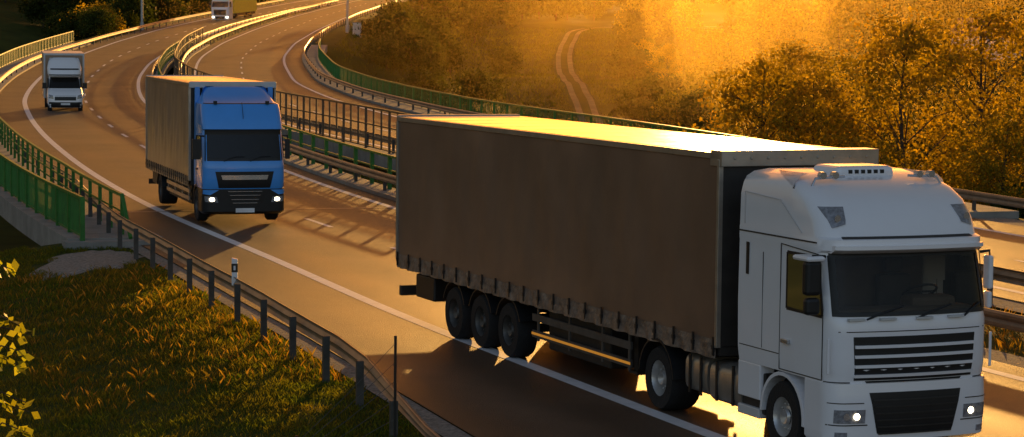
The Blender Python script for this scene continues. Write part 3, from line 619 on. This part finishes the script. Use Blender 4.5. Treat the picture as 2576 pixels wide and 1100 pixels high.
# ------------------------------------------------------------ street furniture
for bx,by,lab in((-43.8,278,'tall slender lamp post beside the guardrail'),(-19.6,278,'tall slender lamp post beside a grey roadside cabinet')):
    z=float(terr(bx,by)); e=empty('lamp_post',(bx,by,z),0,lab,'lamp post','lamp posts along the highway')
    m=MB(); m.tube([(0,0,-.5),(0,0,11.5)],.16,12,r2=.09); m.obj('shaft','pole',e,True)
    m=MB(); m.tube([(0,0,11.4),(.5,0,11.9),(1.6,0,12.0)],.06,8); m.box(1.3,2.1,-.15,.15,11.95,12.08); m.obj('lamp_arm','pole',e)
    m=MB(); m.tube([(0,0,-.4),(0,0,.9)],.24,12); m.obj('base_sleeve','pole',e,True)
z=float(terr(-18.4,277)); c=empty('roadside_cabinet',(-18.4,277,z),0,'grey roadside equipment cabinet beside a lamp post','cabinet')
BX('housing','whited',c,-.5,.5,-.3,.3,-.4,1.5,bevel=.03); BX('lid','concrete',c,-.56,.56,-.36,.36,1.5,1.6); BX('door','pole',c,-.42,.42,-.325,-.303,.2,1.35)
p=lat(CO,47.6,-3.16,.72)
e=empty('delineator_post',p,0,'white delineator post with a black band on the guardrail','delineator post')
m=MB(); m.prism([(-.06,-.15),(.06,-.15),(.06,.38),(-.06,.41)],-.03,.03); m.obj('post_body','white',e,bevel=.012)
BX('black_band','black',e,-.063,.063,-.034,.034,.12,.29)
BX('reflector','paint',e,-.02,.02,-.040,-.035,.16,.25)
fp=[(-1.53,31.0,1.72),(-2.75,30.0,.72),(-4.8,28.6,1.0),(-7.6,27.0,1.0)]
e=empty('wire_fence',(fp[0][0],fp[0][1],float(terr(fp[0][0],fp[0][1]))),0,'thin dark wire fence with steel posts on the grass bank','fence')
m=MB(); tops=[]
for x,y,h in fp:
    z=float(terr(x,y)); mm=MB(); mm.tube([(x,y,z-.3),(x,y,z+h)],.019,8); wparent(mm.obj('post','black'),e); tops.append((x,y,z,h))
for k in range(7):
    f_=k/6
    for i in range(len(tops)-1):
        A,B_=tops[i],tops[i+1]; pa=Vector((A[0],A[1],A[2]+.1+f_*(A[3]-.2))); pb=Vector((B_[0],B_[1],B_[2]+.1+f_*(B_[3]-.2))); mid=(pa+pb)/2-Vector((0,0,.03)); m.tube([pa,mid,pb],.004,4)
wparent(m.obj('wire','postg'),e)
hx,hy=66,330; z=float(terr(hx,hy)); e=empty('house',(hx,hy,z),.3,'small pale house with a tiled roof among trees','house')
BX('wall','plaster',e,-4,4,-3,3,-2,3.2); m=MB(); m.add([(-4.4,-3.4,3.1),(4.4,-3.4,3.1),(4.4,3.4,3.1),(-4.4,3.4,3.1),(-4.4,0,5.6),(4.4,0,5.6)],[(0,1,5,4),(2,3,4,5),(0,4,3),(1,2,5),(0,3,2,1)]); m.obj('roof','rooft',e)
for x in(-2.2,0,2.2): BX('window','glass',e,x-.45,x+.45,-3.03,-2.98,1,2.2)
# ------------------------------------------------------------ vegetation
def leaves(P,size,r,asp=1.5):
    n=len(P); a=r.normal(size=(n,3)); a/=np.linalg.norm(a,axis=1)[:,None]; b=r.normal(size=(n,3)); b-=a*(a*b).sum(1)[:,None]; b/=np.linalg.norm(b,axis=1)[:,None]
    s=(size*r.uniform(.6,1.3,n))[:,None]
    return np.stack([P-a*s*asp/2,P-b*s*.5,P+a*s*asp/2,P+b*s*.5],1).reshape(-1,3)
def leafmesh(name,v,matn):
    n=len(v)//4; me=D.meshes.new(name); me.vertices.add(4*n); me.vertices.foreach_set('co',v.astype(np.float32).ravel())
    me.loops.add(4*n); me.loops.foreach_set('vertex_index',np.arange(4*n,dtype=np.int32)); me.polygons.add(n)
    me.polygons.foreach_set('loop_start',np.arange(0,4*n,4,dtype=np.int32)); me.polygons.foreach_set('loop_total',np.full(n,4,dtype=np.int32)); me.update(); me.validate(); me.materials.append(M[matn]); return me
def treeproto(seed,H,W,nb,nl,ls,low=.15,cs=.10):
    r=np.random.default_rng(seed); m=MB(); P=[]
    m.tube([(0,0,-1),(r.normal()*.1,r.normal()*.1,H*.3),(r.normal()*.25,r.normal()*.25,H*.62),(r.normal()*.3,r.normal()*.3,H*.92)],H*.013,8,r2=.03)
    for i in range(nb):
        t=r.uniform(low,1)**.9; z=H*(t*.93); prof=(math.sin(math.pi*min(1,(t-low*.6)/(1.05-low*.6)))**.6)*(1.1-.3*t)
        an=r.uniform(0,2*math.pi); rad=W/2*prof*r.uniform(.35,1.1)*(1+.25*math.sin(an*2+seed))
        cx_,cy_=math.cos(an)*rad,math.sin(an)*rad
        if i%3==0: m.tube([(0,0,max(z-rad*.7,H*.1)),(cx_*.55,cy_*.55,z-rad*.15),(cx_,cy_,z)],.04*H/12,5,r2=.012)
        s=W*cs*r.uniform(.6,1.4); k=int(nl/nb*r.uniform(.5,1.5))
        q=r.normal(size=(k,3))*[s,s,s*.75]; P.append(q+[cx_,cy_,z])
    P=np.concatenate(P); P=P[P[:,2]>.2]
    return m,leaves(P,ls,r)
protos={}
def proto(key,*a,mat_='leafg',**k):
    m,v=treeproto(*a,**k); me=D.meshes.new('trunk'); me.from_pydata(m.v,[],m.f); me.materials.append(M['bark']); protos[key]=(me,leafmesh('crown',v,mat_))
proto('g0',1,15.5,12,110,10500,.19,cs=.062); proto('g1',2,16.5,11,110,10000,.19,cs=.062); proto('g2',3,12.5,8.5,80,7000,.18,cs=.067)
proto('d0',4,12,8,50,4500,.42,mat_='leafd'); proto('d1',5,14,8,55,4500,.42,mat_='leafd'); proto('d2',6,10,8,45,3800,.42,mat_='leafd')
proto('h0',7,12,9,50,4000,.38,mat_='leafh'); proto('h1',8,10,8,45,3600,.36,mat_='leafh')
proto('s0',9,3.2,4.5,40,5000,.16,mat_='leafd',low=.02); proto('s1',10,2.6,3.6,34,4000,.15,mat_='leafg',low=.02)
LAB={'g':'tall leafy tree with golden backlit foliage in the valley','d':'dark green leafy tree on the hillside','h':'hazy golden leafy tree on the hillside','s':'low leafy shrub growing beside the road'}
def tree(key,x,y,s=1.,kind='tree',grp='trees on the valley hillside'):
    if key[0]=='s': kind='shrub'; grp='shrubs beside the highway'
    z=float(terr(x,y))-.1; e=empty(kind,(x,y,z),random.uniform(0,6.28),LAB[key[0]],kind,grp)
    e.scale=(s,s,s*random.uniform(.92,1.08))
    for nm,me in zip(('trunk','crown') if kind=='tree' else('stem','foliage'),protos[key]):
        o=D.objects.new(nm,me); COL.objects.link(o); o.parent=e
for k,x,y,s in(('g0',25,150,1.08),('g1',32,160,1.12),('g0',34,140,1.05),('g2',16.2,152,1.08),('g1',40,168,1.15),('g2',28.5,136,.85),('g2',20.5,160,1.0),('g0',46,182,1.2),('g1',21,180,.8),('g2',22,140,.7)): tree(k,x,y,s)
rr=random.Random(11)
for i in range(52):
    x=rr.uniform(14,46); y=rr.uniform(98,135)
    if x/y>.24 or x/y<.115: continue
    lowx=x/y<.165
    tree('d2' if (not lowx and rr.random()<.6) else rr.choice(['s0','s1','g2']),x,y,rr.uniform(.45,.62))
def blocked(x,y):
    if cx(CO,y)-9<x<cx(CR,y)+15: return True
    tr=np.interp(y,ty[:8],tx[:8]) if 245<y<420 else None
    if tr is not None and -9<x-tr<7: return True
    ang=x/y
    if -.022<ang<.048 and 190<y<350: return True
    if -.016<ang<.034 and 350<=y<405: return True
    return False
cnt=0
for i in range(3000):
    y=190+330*rr.random()**1.1; x=rr.uniform(-.24*y-4,.24*y+6)
    if blocked(x,y): continue
    if y<330 and -60<x<-20: continue
    if y<230 and x/y<.06: continue
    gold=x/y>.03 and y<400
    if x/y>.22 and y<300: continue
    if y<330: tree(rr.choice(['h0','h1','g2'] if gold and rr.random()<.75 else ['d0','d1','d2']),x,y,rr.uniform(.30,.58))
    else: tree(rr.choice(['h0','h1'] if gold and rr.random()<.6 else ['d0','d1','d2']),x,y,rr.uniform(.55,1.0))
    cnt+=1
    if cnt>215: break
for x,y,s in((-9,235,1.2),(-6,228,1.0),(-11,255,1.3),(-4,245,1.1),(-13,243,.9),(-46.5,262,.9),(-49,268,1.0),(-47,288,1.1),(14.5,250,1.2),(-52,300,1.2),(-15,275,1.1),(-14,292,1.),(-1,318,1.),(16,310,1.2)): tree('s0',x,y,s*1.1)
for x,y,s in((-50,282,1.6),(-48.5,275,1.3)): tree('s1',x,y,s)
def blades(pts,hm,wd,r):
    n=len(pts); an=r.uniform(0,2*np.pi,n); h=hm*r.uniform(.4,1.3,n); lean=r.normal(size=(n,2))*.4*h[:,None]
    dx=np.cos(an)*wd/2;dy=np.sin(an)*wd/2
    a=pts+np.stack([dx,dy,-.02+0*dx],1); b=pts-np.stack([dx,dy,.02+0*dx],1)
    mid=pts+np.stack([lean[:,0]*.35,lean[:,1]*.35,h*.6],1); t=pts+np.stack([lean[:,0],lean[:,1],h],1)
    return np.stack([a,b,t,mid+np.stack([dx,dy,0*dx],1)*.6],1).reshape(-1,3)
def d_out(x,y): return (x-cx(CO,y))/np.sqrt(1+((cx(CO,y+1.5)-cx(CO,y-1.5))/3)**2)
def field(n,x0,x1,y0,y1,test,hm,wd,name,matn,seed=5,thr=-.7):
    r=np.random.default_rng(seed); x=r.uniform(x0,x1,n); y=r.uniform(y0,y1,n); k=test(x,y)
    k&=(np.sin(x*2.3+np.sin(y*1.7)*2)*np.cos(y*2.9+x)+r.normal(size=n)*.7>thr)
    x,y=x[k],y[k]; z=terr(x,y); hmv=hm*(1+.25*np.sin(x*3.1+y*1.7)*np.sin(y*2.3+x))
    me=leafmesh(name,blades(np.stack([x,y,z],1),hmv,wd,r),matn); o=D.objects.new(name,me); COL.objects.link(o); o['kind']='stuff'; return o
dlv=lambda y:np.interp(y,[20,33,38,46,62],[3.9,3.75,3.3,2.95,3.0])
TL=lambda x,y:(d_out(x,y)<-dlv(y))&(d_out(x,y)>-17)&(x/y>-.24)&~((y>61)&(d_out(x,y)>-5.2))&(((x-gp[0])/1.25)**2+((y-gp[1])/2.6)**2>1+.5*np.sin(x*5+y*3))
field(560000,-22,0,22,64,TL,.080,.010,'grass','grass')
field(60000,-22,0,22,64,lambda x,y:TL(x,y)&(d_out(x,y)>-7.5)&(y>38)&(y<56),.15,.008,'sun_patch_grass','straw_tone',9,-.1)  # straw-toned blades paint the sunlit patch onto the bank
field(60000,0,30,28,72,lambda x,y:(d_out(x,y)>9.1)&((x-cx(CR,y))<-1.9),.18,.02,'grass','straw_tone')
field(110000,-30,60,190,420,lambda x,y:~((cx(CO,y)-5<x)&(x<cx(CR,y)+11.5))&(np.abs(x/y)<.26)&(np.abs(x-np.interp(y,ty[:8],tx[:8]))>1.5),.32,.11,'meadow_grass','meadow',5,-1.2)
r=np.random.default_rng(21); sx,sy=-3.44,15.; sz=float(terr(sx,sy))
e=empty('sapling',(sx,sy,sz),0,'young sapling with bright yellow-green leaves near the viewer','sapling')
m=MB(); top=4.25-sz; m.tube([(0,0,-.2),(.03,0,top*.5),(-.02,.02,top)],.03,8,r2=.008); P=[]
for z,L_ in((4.16,.24),(3.82,.30),(3.74,.34),(3.62,.33),(3.55,.30),(3.32,.33),(3.25,.34),(3.12,.34),(2.95,.3)):
    zz=z-sz
    for s in(1,-1): 
        end=(s*L_,r.normal()*.1,zz+.02-.1*L_); m.tube([(0,0,zz-.1),(s*L_*.5,0,zz+.05),end],.008,5,r2=.003)
        for t in np.linspace(.35,1.05,10): P.append((s*L_*t+r.normal()*.02,end[1]*t+r.normal()*.05,zz-.03+.04*math.sin(t*3)+r.normal()*.03))
m.obj('stem','bark',e)
P=np.array(P); v=leaves(P,.06,r,1.5); o=D.objects.new('foliage',leafmesh('foliage',v,'leafn')); COL.objects.link(o); o.parent=e
# ------------------------------------------------------------ haze
def haze(name,loc,sc,dens,rot=(0,0,0)):
    bm=bmesh.new(); bmesh.ops.create_icosphere(bm,subdivisions=4,radius=1); me=D.meshes.new(name); bm.to_mesh(me); bm.free()
    hz=D.objects.new(name,me); COL.objects.link(hz); hz.location=loc; hz.scale=sc; hz.rotation_euler=rot; hz['kind']='structure'
    hm=D.materials.new('sunlit_haze'); hm.use_nodes=True; nt=hm.node_tree; nt.nodes.clear(); o_=nt.nodes.new('ShaderNodeOutputMaterial'); vs_=nt.nodes.new('ShaderNodeVolumeScatter')
    vs_.inputs['Color'].default_value=(1,.68,.17,1); vs_.inputs['Density'].default_value=dens; vs_.inputs['Anisotropy'].default_value=.80; nt.links.new(vs_.outputs[0],o_.inputs['Volume']); me.materials.append(hm)
haze('haze',(24,262,10),(62,110,45),.00012)
haze('haze',(24,250,18),(27,110,32),.00016)
haze('sun_shaft_volume',(18.0,220,12),(2.6,38,30),.00095,(0,math.radians(-2),0))  # narrow dense haze volumes added to stand in for sun shafts
haze('sun_shaft_volume',(26.5,225,18),(3.0,38,30),.00095,(0,math.radians(7),0))
haze('sun_shaft_volume',(12.5,225,22),(1.8,38,26),.0006,(0,math.radians(-7),0))
# ------------------------------------------------------------ light, world, camera
EL,AZ=math.radians(5.3),math.radians(5.5)
S=Vector((math.sin(AZ)*math.cos(EL),math.cos(AZ)*math.cos(EL),math.sin(EL)))
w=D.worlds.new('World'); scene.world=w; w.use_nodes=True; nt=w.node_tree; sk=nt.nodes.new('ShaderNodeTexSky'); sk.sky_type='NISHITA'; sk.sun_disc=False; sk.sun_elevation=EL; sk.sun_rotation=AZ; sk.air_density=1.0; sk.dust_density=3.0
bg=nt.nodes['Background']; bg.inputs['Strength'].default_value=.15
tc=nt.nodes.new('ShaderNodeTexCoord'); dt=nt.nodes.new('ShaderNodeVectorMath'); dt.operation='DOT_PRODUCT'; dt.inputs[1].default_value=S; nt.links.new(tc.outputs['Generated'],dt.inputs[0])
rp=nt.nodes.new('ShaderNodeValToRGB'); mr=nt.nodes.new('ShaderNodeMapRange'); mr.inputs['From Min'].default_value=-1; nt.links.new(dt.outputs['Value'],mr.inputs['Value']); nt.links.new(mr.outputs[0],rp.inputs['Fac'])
E=rp.color_ramp.elements; E[0].position=0; E[0].color=(1.95,1.85,2.10,1); E[1].position=1; E[1].color=(.80,.40,.16,1)  # sky tinted warm sunward, boosted behind the camera as added fill for the cab
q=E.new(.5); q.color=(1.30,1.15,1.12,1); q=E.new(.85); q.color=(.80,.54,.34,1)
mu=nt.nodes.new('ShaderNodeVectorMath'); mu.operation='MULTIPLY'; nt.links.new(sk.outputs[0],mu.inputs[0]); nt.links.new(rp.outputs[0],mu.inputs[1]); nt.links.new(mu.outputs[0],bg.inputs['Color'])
sl_=D.lights.new('sun','SUN'); sl_.energy=5; sl_.angle=math.radians(.4); sl_.color=(1.0,.50,.12); so=D.objects.new('sun',sl_); COL.objects.link(so); so.rotation_euler=S.to_track_quat('Z','Y').to_euler()
cam=D.cameras.new('camera'); co=D.objects.new('camera',cam); COL.objects.link(co); cam.sensor_width=36; cam.lens=5919.4/2576*36; cam.clip_end=4000; cam.clip_start=.5
p_,r_=.08085,-.01011
Rt=Vector((1,0,0));Up=Vector((0,math.sin(p_),math.cos(p_)));Fw=Vector((0,math.cos(p_),-math.sin(p_)))
R2=math.cos(r_)*Rt-math.sin(r_)*Up; U2=math.sin(r_)*Rt+math.cos(r_)*Up
co.matrix_world=Matrix(((R2.x,U2.x,-Fw.x,0),(R2.y,U2.y,-Fw.y,0),(R2.z,U2.z,-Fw.z,5.7382),(0,0,0,1)))
scene.camera=co
scene.view_settings.view_transform='Standard'; scene.view_settings.look='None'; scene.view_settings.exposure=0
print('trees',cnt)
